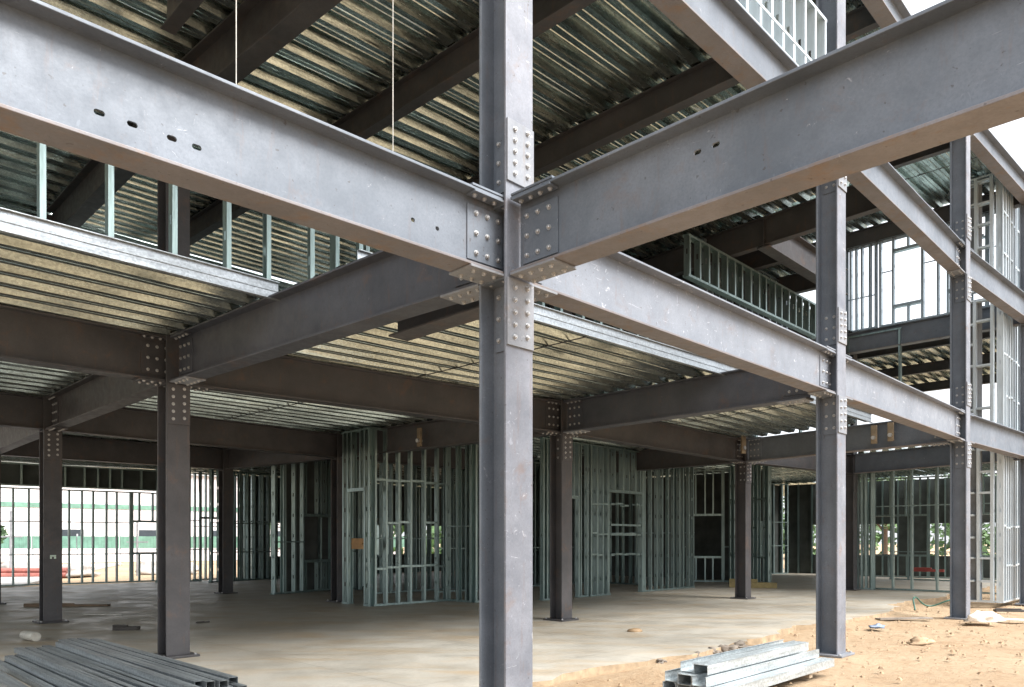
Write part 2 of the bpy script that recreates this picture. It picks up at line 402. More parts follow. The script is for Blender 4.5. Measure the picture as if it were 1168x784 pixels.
zt2, zt3, ztr = Z2+D2, Z3+D3, ZR+DR
deck(lerp(Cm, Lm, .57), lerp(C0, L, .57), Lm, L, zt2, 'lower metal deck at the left with a bright galvanized edge channel', True)
deck(lerp(C0, L, .33), lerp(C1, M, .33), L, M, zt2, 'lower metal deck right of the nearest column with a galvanized edge', True)
deck(lerp(C1, M, .33), lerp(lerp(C1, C2, .93), lerp(M, NN, .98), .33), M, lerp(M, NN, .98), zt2, 'lower deck with tan reflections left of the tall exterior column', True)
deck(Lm, L, L2m, L2, zt2, 'shaded lower deck strip at the left edge below the dark brown beam')
deck(L, M, L2, P, zt2, 'lower deck with bright ribs seen between the dark brown beam and the studs')
deck(M, NN, P, SS, zt2, 'dim lower deck above the stud wall right of centre')
deck(NN, RR, SS, T, zt2, 'dim lower deck beyond the slim interior column')
deck(L2, P, Q, K, zt2, 'dark lower deck above the far left interior')
deck(P, SS, K, K2, zt2, 'dark lower deck over the rear of the stud room')
deck(L2m, L2, add(Q, e1, -7), Q, zt2, 'dark lower deck over the far left corner')
deck(Q, K, add(Q, e2, 9), add(K, e2, 9), zt2, 'dark lower deck over the bright left opening')
deck(K, K2, add(K, e2, 8), add(K2, e2, 8), zt2, 'dark lower deck over the dimmest far studs')
deck(C3, add(C3, e1, 10), RR, add(RR, e1, 10), zt2, 'lower deck behind the stud framed corner')
deck(RR, add(RR, e1, 10), add(RR, e2, 8), add(T, e1, 10), zt2, 'lower deck over the far right interior')
X3 = lerp(C1, C2, .36); X3b = lerp(M, NN, .36)
deck(Cm, C0, Lm, L, zt3, 'top deck with dark ribs at the upper left corner')
deck(C0, X3, L, X3b, zt3, 'top deck with pale ribs on both sides of the nearest column')
deck(Lm, L, L2m, L2, zt3, 'shaded top deck seen between the left row of studs')
deck(L, X3b, L2, lerp(P, SS, .36+1), zt3, 'shaded top deck beyond the level two studs')
deck(L2m, L2, add(Q, e1, -7), Q, zt3, 'far top deck in the dark gap under the large left beam')
deck(L2, P, Q, K, zt3, 'far top deck behind the second floor studs')
deck(C3, add(C3, e1, 11), add(C3, e2, 11), add(add(C3, e1, 11), e2, 11), zt3, 'upper deck with brown ribs under the sky wall on the right')
deck(C0, C2, L, lerp(NN, M, -.03), ztr, 'roof deck over the bays left of the bagged column')
deck(C2, C3, add(C2, e2, 8), add(C3, e2, 8), ztr, 'roof deck with bright ribs beside the bagged column top')

# ------------------------------------------------------------------ stud framing
_sm = {}
def stud_mesh(h, w=.15, fl=.05, mat=STUD):
    k = (round(h, 2), w, fl, mat.name)
    if k not in _sm:
        b = MB(); t = .003
        b.box(-t/2, t/2, -w/2+t, -.019, 0, h); b.box(-t/2, t/2, .019, w/2-t, 0, h)
        z = 0; q = .42
        while q < h-.2: b.box(-t/2, t/2, -.019, .019, z, q); z = q+.10; q += .61
        b.box(-t/2, t/2, -.019, .019, z, h)
        b.box(-t/2, fl, -w/2, -w/2+t, 0, h); b.box(-t/2, fl, w/2-t, w/2, 0, h)
        b.box(fl-t, fl, -w/2+t, -w/2+.014, 0, h); b.box(fl-t, fl, w/2-.014, w/2-t, 0, h)
        _sm[k] = b.mesh('stud', mat)
    return _sm[k]
def studwall(p, q, z0, z1, label, sp=.406, openings=(), rows=(), ladder=False, w=.15, fl=.05, group='stud framed walls', skip=.0, jit=.012, dbl=0, top=True, name='stud_wall'):
    rz = ang(p, q); Lg = math.hypot(q[0]-p[0], q[1]-p[1])
    t = thing(name, label, 'stud wall', (p[0], p[1], z0), rz, group); H = z1-z0
    SM = STUD_LIT if group == 'corner panels' or 'parapet' in label else STUDM if group == 'third floor studs' else STUD
    def track(x0, x1, z, up, nm): # u-shaped track
        b = MB(); h = w/2+.004; s = .045*up
        b.box(x0, x1, -h, h, min(z, z+.004*up), max(z, z+.004*up))
        for y in (-h, h-.003): b.box(x0, x1, y, y+.003, min(z+.0045*up, z+s), max(z+.0045*up, z+s))
        b.build(nm, SM, t)
    floor_op = [o for o in openings if o[2] <= .01]
    xs = [0]+[v for o in sorted(floor_op) for v in (o[0], o[1])]+[Lg]
    for i in range(0, len(xs), 2): track(xs[i], xs[i+1], 0.002, 1, 'bottom_track')
    if top: track(0, Lg, H, -1, 'top_track')
    pos = []; x = .03
    while x < Lg-.04: pos.append(x); x += sp*(1+R.uniform(-1, 1)*(.28 if group.startswith(('ground', 'far')) else .07))
    pos.append(Lg-.06)
    for o in openings:
        pos += [o[0]-.055, o[1]+.005]
        if dbl: pos += [o[0]-.13, o[1]+.08]
    pos.sort()
    def st(x, a, b):
        if b-a < .05: return
        rz_ = 0 if R.random() < .8 else math.pi
        o = put('stud', stud_mesh(b-a, w, fl, SM), t, (x+R.uniform(-jit, jit)*.5, 0, a+.006)); o.rotation_euler = (R.uniform(-.0015,.0015), R.uniform(-.003,.003)*jit/.012, rz_)
    for x in pos:
        op = next((o for o in openings if o[0]-.04 < x < o[1]), None)
        if op:
            if op[2] > .01: st(x, 0, op[2]-.012)
            if op[3] < H-.1: st(x, op[3]+.012, H-.012)
        elif R.random() >= skip: st(x, 0, H-.012)
    for o in openings:
        for z, nm in ((o[3], 'header'), (o[2], 'sill')):
            if .01 < z < H-.05:
                b = MB().box(o[0]-.04, o[1]+.04, -w/2-.006, w/2+.006, z-.01, z+.004)
                b.box(o[0]-.04, o[1]+.04, -w/2-.006, -w/2-.003, z+.0045, z+.07); b.box(o[0]-.04, o[1]+.04, w/2+.003, w/2+.006, z+.0045, z+.07)
                b.build(nm, SM, t)
    for z in rows:
        if ladder:
            for i in range(len(pos)-1):
                if R.random() < .85:
                    zz = z+R.uniform(-.03, .03)
                    MB().box(pos[i]+.06, pos[i+1]-.004, -w/2, w/2, zz, zz+.004).box(pos[i]+.06, pos[i+1]-.004, -w/2-.003, -w/2-.0005, zz-.02, zz+.03).box(pos[i]+.06, pos[i+1]-.004, w/2+.0005, w/2+.003, zz-.02, zz+.03).build('blocking', SM, t)
        else:
            segs = [0]+[v for o in sorted(openings) if o[2] < z < o[3] for v in (o[0], o[1])]+[Lg]
            for i in range(0, len(segs), 2):
                if segs[i+1]-segs[i] > .2:
                    MB().box(segs[i], segs[i+1], -w/2-.008, -w/2-.003, z, z+.035).build('bridging', SM, t)
    return t
zs = .10   # walls stand on the slab top
zt = zt2-.02
# ---- second floor, on the deck edges
studwall(lerp(Cm, L, .0) if False else lerp(Cm, Lm, .585), lerp(C0, L, .585), zt2+.085, zt2+1.06, 'row of slim studs on the bright edge channel under the large left beam', .60, w=.10, fl=.05, group='second floor studs')
studwall(add(lerp(C0, L, .585), e1, .42), lerp(lerp(C0, C1, .26), lerp(L, M, .26), .56), zt2+.085, zt2+1.0, 'short row of studs between the large left beam and the beam behind it', .58, w=.10, group='second floor studs', top=False)
studwall(lerp(lerp(C0, C1, .12), lerp(L, M, .12), .62), lerp(lerp(C0, C1, 1), lerp(L, M, 1), .62), zt2+.085, zt2+1.35, 'second floor stud wall above the galvanized deck edge right of the nearest column', .45, rows=(1.2,), group='second floor studs')
studwall(lerp(M, NN, .15), lerp(M, NN, .98), zt2+.085, zt2+1.8, 'second floor studs behind the pale lavender beam right of centre', .4, rows=(1.3,), group='second floor studs')
# hanging bulkheads left of the tall exterior column
def pt(u, v): return add(add(C0, e1, u), e2, v)
studwall(pt(7.6, 2.95), pt(13.4, 2.95), Z3-.80, Z3-.02, 'hanging bulkhead of short studs left of the tall exterior column', .35, w=.12, group='bulkheads', name='bulkhead')
deck(pt(7.6, 3.05), pt(13.4, 3.05), pt(7.6, 4.8), pt(13.4, 4.8), Z3-.84, 'low soffit deck behind the hanging bulkhead')
studwall(pt(9.3, 3.6), pt(13.2, 3.6), Z3-.72, zt3-.03, 'dense studs rising above the hanging bulkhead beside the tall exterior column', .3, w=.1, group='third floor studs')
studwall(pt(7.6, 4.9), pt(15.5, 4.9), Z3-1.05, Z3-.1, 'deeper hanging bulkhead of short studs behind the first bulkhead', .35, w=.12, group='bulkheads', name='bulkhead')
# parapet on the level three beam
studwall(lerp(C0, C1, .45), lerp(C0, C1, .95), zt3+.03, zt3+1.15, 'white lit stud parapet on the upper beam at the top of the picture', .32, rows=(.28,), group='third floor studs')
studwall(lerp(lerp(C0, C1, .45), lerp(L, M, .45), .25), lerp(lerp(C0, C1, 1.2), lerp(L, M, 1.2), .25), zt3+.085, ztr-.05, 'tall third floor studs behind the white parapet', .4, rows=(1.2,), group='third floor studs')
# sky wall on the bluish beam, and the corner tower
studwall(add(C3, e2, 3.7), add(C3, e2, 4.8), zt3+.02, ztr-.45, 'dense bluish third floor studs at the inner end of the sky wall', .16, rows=(1.0,), group='third floor studs')
studwall(add(C3, e2, .5), add(C3, e2, 3.6), zt3+.01, ztr-.45, 'third floor stud wall with white sky between its studs, on the bluish upper beam', .38, openings=((.5, 1.3, .62, 1.9), (2.0, 2.7, .5, 2.1)), rows=(1.6,), group='third floor studs')
studwall(add(lerp(C1, C2, .75), e2, 5.2), add(lerp(C1, C2, 1.35), e2, 7.2), zt3+.01, ztr-.1, 'dense third floor studs just right of the tall exterior column', .22, group='third floor studs')
CT = (12.4, 18.3)
wn = [('ground floor', zs, zt2-.1), ('second floor', zt2+.06, zt3-.1), ('third floor', zt3+.09, ztr-.02)]
GREYB = plain('grey_sheathing', (.20,.21,.22), .8, .2, 3)
for nm, za, zb in wn:
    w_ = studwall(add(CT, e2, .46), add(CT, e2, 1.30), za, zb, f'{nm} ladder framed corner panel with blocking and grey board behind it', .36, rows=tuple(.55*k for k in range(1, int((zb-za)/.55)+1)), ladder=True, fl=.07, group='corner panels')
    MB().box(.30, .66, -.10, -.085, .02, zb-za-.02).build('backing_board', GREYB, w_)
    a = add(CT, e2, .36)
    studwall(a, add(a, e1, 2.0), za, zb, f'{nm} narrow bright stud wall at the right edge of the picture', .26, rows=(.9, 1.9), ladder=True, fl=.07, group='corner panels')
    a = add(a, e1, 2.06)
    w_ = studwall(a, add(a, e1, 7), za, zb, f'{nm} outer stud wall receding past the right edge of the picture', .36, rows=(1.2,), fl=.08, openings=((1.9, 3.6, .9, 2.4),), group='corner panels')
# studs on level two behind the deck right of the tall exterior column
studwall(add(C3, e2, 3.0), add(C3, e2, 9), zt2+.085, zt3-.1, 'second floor studs seen over the lower pale beam', 1.4, group='second floor studs')
a = add(lerp(C1, C2, .55), e2, 2.0)
studwall(a, add(lerp(C1, C2, 1.0), e2, 2.4), zt2+.085, zt2+1.35, 'low bright stud panel over the deck right of the tall exterior column', .25, group='second floor studs')
# ---- ground floor
W1 = (-3.3, 17.6)
studwall((-4.15, 18.45), W1, zs, zt, 'narrow end wall of the stud room with a plywood piece in its opening', .35, openings=((.28, .95, 0, 2.75),), rows=(), group='ground floor stud walls')
W1b = add(W1, e1, 2.35)
studwall(W1, W1b, zs, zt, 'stud room front wall with blocking between bright studs, left of the nearest column', .40, rows=(.9, 2.0, 3.0), ladder=True, fl=.055, w=.12, group='ground floor stud walls')
W1c = add(W1b, e2, .9)
studwall(W1b, add(W1b, (.75,-.66), .9), zs, zt, 'dark stud return wall touching the nearest column on its left', .36, rows=(1.9,), fl=.06, group='ground floor stud walls')
studwall(add(W1b, (.75,-.66), .9), add(add(W1b, (.75,-.66), .9), e1, 1.0), zs, zt, 'narrow stud wall hidden behind the nearest column', .3, fl=.06, group='ground floor stud walls')
W2 = (.75, 19.3)
studwall(W2, add(W2, e1, 1.9), zs, zt, 'stud wall behind the interior column right of centre, with a doorway', .44, openings=((.35, 1.45, 0, 2.7),), fl=.045, w=.12, dbl=1, group='ground floor stud walls')
W2b = add(W2, e1, 1.95)
studwall(W2b, add(W2b, e1, 2.6), zs, zt, 'stud wall with a wide framed opening and double header', .32, openings=((.95, 2.5, 0, 2.95),), rows=(1.15, 1.75, 2.6), ladder=True, fl=.07, dbl=1, group='ground floor stud walls')
hb = add(W2b, e1, .95)
ob = thing('window_rail', 'pair of pale cross rails in the wide framed opening', 'rail', (hb[0], hb[1], zs), A1)
MB().box(.0, 1.5, -.07, .07, 1.70, 1.76).build('rail', STUD, ob, bev=.003); MB().box(.0, 1.5, -.07, .07, 1.98, 2.04).build('rail', STUD, ob, bev=.003)
W2c = add(W2b, e1, 2.65)
studwall(W2c, add(W2c, e1, 2.9), zs, zt, 'dense vertical stud wall left of the slim interior column', .31, rows=(), fl=.042, w=.11, group='ground floor stud walls')
studwall(add(W2c, e1, 2.9), add(add(W2c, e1, 2.9), e2, 5), zs, zt, 'side wall of studs going back behind the slim interior column', .3, rows=(1.8,), group='ground floor stud walls')
studwall(pt(11.8, 13.5), pt(19.3, 13.7), zs, zt, 'dim stud wall close before the dark partition right of centre', .36, rows=(1.2,), fl=.06, group='ground floor stud walls')
studwall((8.3, 33.2), (13.0, 35.2), zs, zt, 'dim studs before the dark wall right of the timber stack', .42, rows=(1.3, 2.4), fl=.07, group='ground floor stud walls')
studwall((-13.2, 27.6), (-8.6, 31.2), zs, zt, 'shaded stud partition between the two left dark columns and the far wall', .36, rows=(1.2, 2.3), fl=.06, openings=((1.6, 2.6, 0, 2.4),), group='far left stud walls')
studwall(add(W2, e2, 4.2), add(add(W2, e2, 4.2), e1, 7.2), zs, zt, 'dim inner stud wall seen through the wide framed opening', .33, rows=(1.3,), openings=((3, 4, 0, 2.2),), group='ground floor stud walls')
studwall(add(W1b, e2, 3.4), add(add(W1b, e2, 3.4), e1, 4), zs, zt, 'dim inner stud wall seen through the stud room', .3, rows=(1.6,), group='ground floor stud walls')
studwall(add(P, e2, 3.5), add(W2, e2, 8), zs, zt, 'farthest dim stud wall of the central rooms', .42, openings=((1.2, 2.4, .9, 2.3), (4, 5.4, .9, 2.3)), rows=(1.5,), group='ground floor stud walls')
W3 = (8.75, 25.2)
studwall((7.9, 27.0), W3, zs, zt, 'narrow dense stud wall beside the yellow timber stack', .24, rows=(1.0, 2.0, 3.0), ladder=True, fl=.06, group='ground floor stud walls')
studwall((6.2, 28.5), (8.6, 28.0), zs, zt, 'dim far stud wall behind the timber stack', .38, openings=((.5, 1.8, .9, 2.5),), rows=(1.3,), group='ground floor stud walls')
studwall((10.9, 24.0), (11.5, 23.6), zs, zt, 'dense studs beside the rusty brown column', .15, fl=.06, group='ground floor stud walls')
studwall((11.5, 24.0), (14.6, 21.0), zs, zt, 'open stud wall with wide bays between the two exterior columns', .66, rows=(2.62,), fl=.05, group='ground floor stud walls')
studwall((15.0, 33.0), (21.5, 27.5), zs, zt, 'far stud wall with greenery behind, right of the tall exterior column', .55, openings=((1.0, 3, .9, 2.6), (4.5, 6.4, .9, 2.6)), rows=(1.4,), group='ground floor stud walls')
# far left
SHADE_BOARD = plain('shade_board', (.07,.08,.075), .85, .3, 2)  # dark board colour painted in for the dim soffit behind the cripple studs
W0a, W0b = (-19.0, 24.0), (-12.6, 29.2)
studwall(W0a, W0b, zs, 3.48, 'long stud wall across the bright left opening', .40, rows=(1.05, 2.2), fl=.06, openings=((6.2, 7.7, 1.05, 2.25),), group='far left stud walls')
wb_ = studwall(W0a, W0b, 3.54, zt, 'band of short cripple studs over the bright left opening', .55, fl=.06, group='far left stud walls')
MB().box(0, 8.2, .085, .10,   .02, zt-3.56).build('backing_board', SHADE_BOARD, wb_)
W0c = (-7.5, 33.5)
studwall(add(W0b, e1, .1), W0c, zs, zt, 'shaded far stud wall left of the black column, with framed openings', .40, rows=(1.2, 2.1), fl=.06, openings=((2.2, 3.3, 0, 2.5), (4.3, 5.5, .9, 2.4)), group='far left stud walls')
studwall((-11.2, 27.6), (-9.6, 30.5), zs, zt, 'short shaded partition beside the distant dark column', .33, rows=(1.1, 2.2), group='far left stud walls')
studwall((-7.4, 27.0), (-4.8, 23.6), zs, zt, 'dark stud partition just left of the black column', .33, rows=(1.2,), group='far left stud walls')

# sheathed back facade and partitions; their dark colour stands in for deep interior shade
def pt(u, v): return add(add(C0, e1, u), e2, v)
SHADE_SHEATH = plain('shade_sheathing', (.075,.085,.08), .85, .3, 2)
def sheathing(p, q, z0, z1, label, gaps=()):
    rz = ang(p, q); Lg = math.hypot(q[0]-p[0], q[1]-p[1])
    t = thing('shade_sheathed_wall', label, 'wall', (p[0], p[1], z0), rz, 'sheathed walls')
    x = 0; k = 0
    while x < Lg-.05:
        x1 = min(x+1.22, Lg)
        g = next((g for g in gaps if g[0] <= k < g[1]), None)
        if g:
            MB().box(x, x1, 0, .012, 0, .9).build('panel', SHADE_SHEATH, t); MB().box(x, x1, 0, .012, 2.3, z1-z0).build('panel', SHADE_SHEATH, t)
        else: MB().box(x, x1-.006, 0, .012, 0, z1-z0).build('panel', SHADE_SHEATH, t)
        put('stud', stud_mesh(z1-z0), t, (x+.02, -.09, 0)); put('stud', stud_mesh(z1-z0), t, (x+.62, -.09, 0))
        x = x1; k += 1
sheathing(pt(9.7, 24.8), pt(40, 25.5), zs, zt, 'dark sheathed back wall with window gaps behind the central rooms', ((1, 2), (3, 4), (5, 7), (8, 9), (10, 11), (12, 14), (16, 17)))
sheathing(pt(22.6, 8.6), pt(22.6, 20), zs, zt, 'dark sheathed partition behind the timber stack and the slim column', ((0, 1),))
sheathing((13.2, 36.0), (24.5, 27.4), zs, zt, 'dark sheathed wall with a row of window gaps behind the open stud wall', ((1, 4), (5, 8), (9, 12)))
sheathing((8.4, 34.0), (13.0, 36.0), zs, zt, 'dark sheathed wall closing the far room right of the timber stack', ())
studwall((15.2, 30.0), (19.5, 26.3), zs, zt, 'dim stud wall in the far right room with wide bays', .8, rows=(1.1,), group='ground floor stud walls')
sheathing(pt(-9, 20), pt(-9, 3.8), zt2+.1, zt3-.02, 'unseen dark wall added beyond the left edge to block light on the second floor', ())  # unseen wall added to cut side light and darken the left interior
sheathing(pt(-9, 19.5), pt(9, 19.5), zt2+.1, zt3-.02, 'dark wall added at the rear of the second floor to block light behind the left studs', ((3, 4), (9, 10)))  # added to stop light from the rear; shows only as darkness
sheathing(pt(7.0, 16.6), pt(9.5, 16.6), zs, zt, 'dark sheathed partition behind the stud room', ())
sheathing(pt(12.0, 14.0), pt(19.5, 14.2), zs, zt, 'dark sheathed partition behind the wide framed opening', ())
deck(pt(-16, 17.5), pt(1, 17.3), pt(-16, 26.2), pt(1, 26.2), zt2+.010, 'lower deck above the far left stud wall')
deck(pt(1, 17.3), pt(22, 17.3), pt(1, 26.2), pt(22, 26.2), zt2+.014, 'lower deck over the deepest rooms behind the nearest column')
deck(pt(9, 10), pt(22.5, 10), pt(9, 17.2), pt(22.5, 17.2), zt2+.018, 'lower deck over the rooms behind the wide framed opening')
deck(pt(22.5, 10), pt(40, 10), pt(22.5, 26), pt(40, 26), zt2+.022, 'lower deck over the far right rooms behind the timber stack')
deck(pt(9.15, 2.3), pt(13.2, 2.3), pt(9.15, 13), pt(13.2, 13), zt3+.01, 'deep upper deck behind the hanging bulkheads')
deck(pt(13.2, 4.0), pt(19.5, 4.0), pt(13.2, 13), pt(19.5, 13), zt3+.012, 'upper deck behind the tall exterior column, beyond the sky wall')
deck(pt(6, 13.1), pt(30, 13.1), pt(6, 24), pt(30, 24), zt3+.014, 'deepest upper deck behind the second floor studs')
deck(pt(19.5, 11.2), pt(36, 11.2), pt(19.5, 20), pt(36, 20), zt3+.018, 'far upper deck on the right behind the sky wall')
for k in range(5):
    a = pt(10.6+2.1*k, 2.4 if k < 2 else 4.1); beam(a, add(a, e2, 8.8), Z3+.15, .44, f'{nth_[k]} dark joist under the deep upper deck behind the bulkheads', .02, .02, '', 1, PRIMER_IN, bf=.17, tf=.016, name='joist', group=G3)
a = pt(9.2, 2.25); beam(a, add(a, e1, 4.0), Z3, .58, 'dark upper beam above the hanging bulkheads', .02, .02, '', -1, PRIMER_IN, group=G3)
studwall(pt(9.4, 8.5), pt(19, 8.5), zt3+.1, ztr-.1, 'third floor partition studs over the bulkheads', .4, group='third floor studs')
studwall(pt(9.4, 12.5), pt(19, 12.5), zt2+.1, zt3-.1, 'deep second floor partition behind the bulkheads', .4, rows=(1.5,), group='second floor studs')
# ------------------------------------------------------------------ ground
def ground():
    xs = [-400, -150, -70, -40, -26]; x = -22.0
    while x < 30: xs.append(x); x += .28 if 0 < x < 18 else .8
    xs += [34, 45, 70, 150, 400]
    ys = [-300, -80, -30, -12]; y = -6.0
    while y < 42: ys.append(y); y += .28 if 6 < y < 26 else .8
    ys += [48, 60, 90, 160, 420]
    from mathutils import noise as nz
    m = MB()
    for y in ys:
        for x in xs:
            v = (y-C0[1])*e2[1]+(x-C0[0])*e2[0]
            k = max(0, min(1, (1.9-v)/.8)) if abs(x) < 60 else .3
            z = (nz.noise((x*.35, y*.35, 0))*.045+nz.noise((x*1.3, y*1.3, 3))*.03+nz.noise((x*4, y*4, 5))*.018-.035)*k
            u_ = (x-C0[0])*e1[0]+(y-C0[1])*e1[1]; vc = 1.16+.02*u_*(.4 if u_ < 8 else .6)+(.35 if u_ > 15 else 0)
            if abs(x) < 60: z += .085*math.exp(-((v-vc)/.42)**2)*(.55+.9*abs(nz.noise((x*1.7, y*1.7, 9))))*k**.3
            for c in (C0, C1, C2):
                r = math.hypot(x-c[0], y-c[1]); z = z if r > .8 else z*max(0, (r-.35)/.45)
            m.v.append((x, y, z - (1-k)*.03))
    n = len(xs)
    for j in range(len(ys)-1):
        for i in range(n-1): m.f.append((j*n+i, j*n+i+1, (j+1)*n+i+1, (j+1)*n+i))
    return tag(m.build('ground', DIRT, smooth=True), None, None, None, 'structure')
ground()
def sl(m):
    o = m.build('slab_floor', CONC); o.data.materials.append(plain('dirty_slab_edge', (.34,.255,.165), .95, .3, 7, 0, .6))
    for p in o.data.polygons:
        if abs(p.normal.z) < .5: p.material_index = 1
    return o
# slab with an irregular broken edge along its outer side
def slab():
    pts = []; u = -16.0
    while u < 34:
        v = 1.22+.02*u*(.4 if u < 8 else .6)+R.uniform(-.10, .10)+.12*math.sin(u*.9)+.07*math.sin(u*2.3)
        if 15 < u: v += .35
        pts.append(add(add(C0, e1, u), e2, v)); u += R.uniform(.12, .4)
    pts += [add(add(C0, e1, 36), e2, 2.4), add(add(C0, e1, 36), e2, 25), add(add(C0, e1, -16), e2, 25)]
    m = MB().prism(pts, -.25, zs-.002)
    return tag(sl(m), None, None, None, 'structure')
slab()

yd = MB().prism([pt(-20, 26.6), pt(2.2, 26.6), pt(14, 52), pt(-30, 60)], -.02, .06).build('yard_paving', plain('pale_yard', (.42,.40,.37), .95, .25, 1.5, 0, .4)); tag(yd, None, None, None, 'structure')
# ------------------------------------------------------------------ stacks of steel studs
def channel(length, w=.15, h=.05, t=.004):
    b = MB()
    b.box(0, length, -w/2, w/2, h-t, h); b.box(0, length, -w/2, -w/2+t, 0, h-t-.0005); b.box(0, length, w/2-t, w/2, 0, h-t-.0005)
    b.box(0, length, -w/2+t+.0005, -w/2+.018, 0, t*.8); b.box(0, length, w/2-.018, w/2-t-.0005, 0, t*.8)
    b.box(0, length, -w/2+.04, -w/2+.052, h+.0005, h+.003); b.box(0, length, w/2-.052, w/2-.04, h+.0005, h+.003)
    return b
nth = ['nearest', 'second', 'third', 'fourth', 'fifth', 'sixth', 'seventh', 'eighth', 'ninth', 'tenth']
# left stack, running along e2 from its far end toward the viewer
LE = (-6.45, 9.30)
def runner(length, w, h, t=.003): # slim open channel lying on its side, with lips
    b = MB(); b.box(0, length, -w/2, w/2, h-t, h); b.box(0, length, -w/2, -w/2+t, 0, h-t-.0005); b.box(0, length, w/2-t, w/2, 0, h-t-.0005)
    b.box(0, length, -.012, .012, h+.0005, h+.002)
    return b
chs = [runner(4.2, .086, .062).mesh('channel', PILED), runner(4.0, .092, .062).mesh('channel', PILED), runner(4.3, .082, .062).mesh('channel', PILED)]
ords = ['first', 'second', 'third', 'fourth', 'fifth', 'sixth', 'seventh', 'eighth', 'ninth', 'tenth', 'eleventh', 'twelfth']
for lay, (cnt, off) in enumerate(((12, 0.0), (11, .10), (9, .24), (5, .62))):
    for i in range(cnt):
        base = add(add(LE, e1, off+i*.101+R.uniform(-.007,.007)), e2, R.uniform(-.20, .10)-.05*lay)
        o = put('loose_stud', chs[R.randrange(3)], None, (base[0], base[1], zs+.002+lay*.0665), rot=(0, 0, A1-math.pi/2+R.uniform(-.008, .008)))
        tag(o, f'{ords[cnt-1-i]} slim stud from the dark column in the {["bottom","second","third","top"][lay]} layer of the left stack', 'steel stud', 'studs stacked at the lower left')
for i, (du, dv, a) in enumerate(((-.30, -.55, .03), (-.17, -.75, -.02))):
    base = add(add(LE, e1, du), e2, dv); o = put('loose_stud', chs[i], None, (base[0], base[1], zs+.002), rot=(0, 0, A1-math.pi/2+a))
    tag(o, f'single slim stud lying {["outermost", "just"][i]} left of the left stack', 'steel stud', 'studs stacked at the lower left')
# right stack, running along e1 on the dirt
RE = (2.02, 7.42)
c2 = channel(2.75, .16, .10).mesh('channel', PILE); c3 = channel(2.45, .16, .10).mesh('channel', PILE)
for bl, (u) in enumerate((.45, 2.2)):
    bp = add(RE, e1, u)
    o = MB().box(-.045, .045, -.05, .70, 0, .07).build('wooden_bearer', plain('bearer', (.34,.27,.19)), None, (bp[0], bp[1], .0), bev=.004); o.rotation_euler = (0, 0, A1)
    tag(o, f'{"left" if bl == 0 else "right"} bearer block under the right bundle of studs', 'wood block', 'bearers')
for lay, (cnt, off, me) in enumerate(((4, .0, c2), (3, .16, c2), (2, .2, c3))):
    for i in range(cnt):
        base = add(add(RE, e2, off+i*.172), e1, R.uniform(-.05, .05)+(.0 if lay < 2 else .05))
        flip = (i+lay) % 2 == 1
        o = put('loose_stud', me, None, (base[0], base[1], .072+lay*.106+(.103 if flip else 0)), rot=(math.pi if flip else 0, 0, A1+R.uniform(-.008, .008)))
        tag(o, f'{nth[i]} stud from the viewer in the {["bottom","middle","top"][lay]} layer of the right bundle', 'steel stud', 'studs bundled at the lower right')

# ------------------------------------------------------------------ small things
def wire(x, y, z0, z1, label):
    b = MB().tube((0, 0, 0), (0, 0, z1-z0), .003, 8); b.tube((0, 0, 0), (0, 0, .05), .010, 8)
    tag(b.build('hanging_wire', plain('wire_white', (.5,.49,.45)), None, (x, y, z0), smooth=False), label, 'wire', 'hanging wires')
wa = add(add(C0, e1, -2.18), e2, .2); wire(wa[0], wa[1], Z2+D2+.002, zt3, 'left thin pale wire hanging from the top deck to the large left beam')
wb = add(add(C0, e1, -.98), e2, .0+.2); wire(wb[0], wb[1], Z2+D2+.002, zt3, 'thin pale wire hanging just left of the nearest column')
def blob(r, sx, sy, sz, seed, sub=2, amp=.25):
    from mathutils import noise as nz
    bm_ = bmesh.new(); bmesh.ops.create_icosphere(bm_, subdivisions=sub, radius=r)
    for v in bm_.verts:
        k = 1+amp*nz.noise(v.co*(1.6/r)+Vector((seed, seed*2, 0)))
        v.co = Vector((v.co.x*sx*k, v.co.y*sy*k, max(v.co.z*sz*k, -r*sz*.25)))
    me = bpy.data.meshes.new('lump'); bm_.to_mesh(me); bm_.free(); return me
bag_m = plain('white_bag', (.74,.68,.60), .6, .12, 8)
def mesh_thing(name, me, m, loc, rz, label, cat, group=None, smooth=True):
    me.materials.append(m); o = put(name, me, None, loc, rot=(0, 0, rz), smooth=smooth); return tag(o, label, cat, group)
sb = add(C2, (.0, -.0)); 
mesh_thing('cement_bag', blob(.36, 1.0, .6, .40, 3, 3, .8), bag_m, (C2[0]-.12, C2[1]-.95, .09), .2, 'crumpled white bag on the dirt at the foot of the exterior column', 'bag')
o = MB().box(-.55, .55, -.10, .10, 0, .025).build('white_board', bag_m, None, (C2[0]+.62, C2[1]-.42, .03), bev=.004); o.rotation_euler = (.02, .03, -.35)
tag(o, 'long white board lying on the dirt right of the crumpled bag', 'board')
steelc = plain('dark_scrap', (.05,.045,.04), .7)
def scrap(x, y, z, l, w, h, rz, m, label, cat, name):
    b = MB(); b.box(-l/2, l/2, -w/2, w/2, 0, h); b.box(-l/2, l*.1, -w/2, -w/2+h*.8, h+.001, h*1.6)
    o = b.build(name, m, None, (x, y, z), bev=min(h*.2, .01)); o.rotation_euler = (0, 0, rz); return tag(o, label, cat)
scrap(-6.7, 12.95, zs, .42, .14, .06, .1, steelc, 'small black scrap lying on the slab between the stack and the left columns', 'scrap', 'scrap_piece')
scrap(-10.5, 17.6, zs, 1.9, .16, .05, .08, plain('brown_plank', (.16,.11,.07)), 'dark plank on the slab behind the paint marked column', 'plank', 'plank')
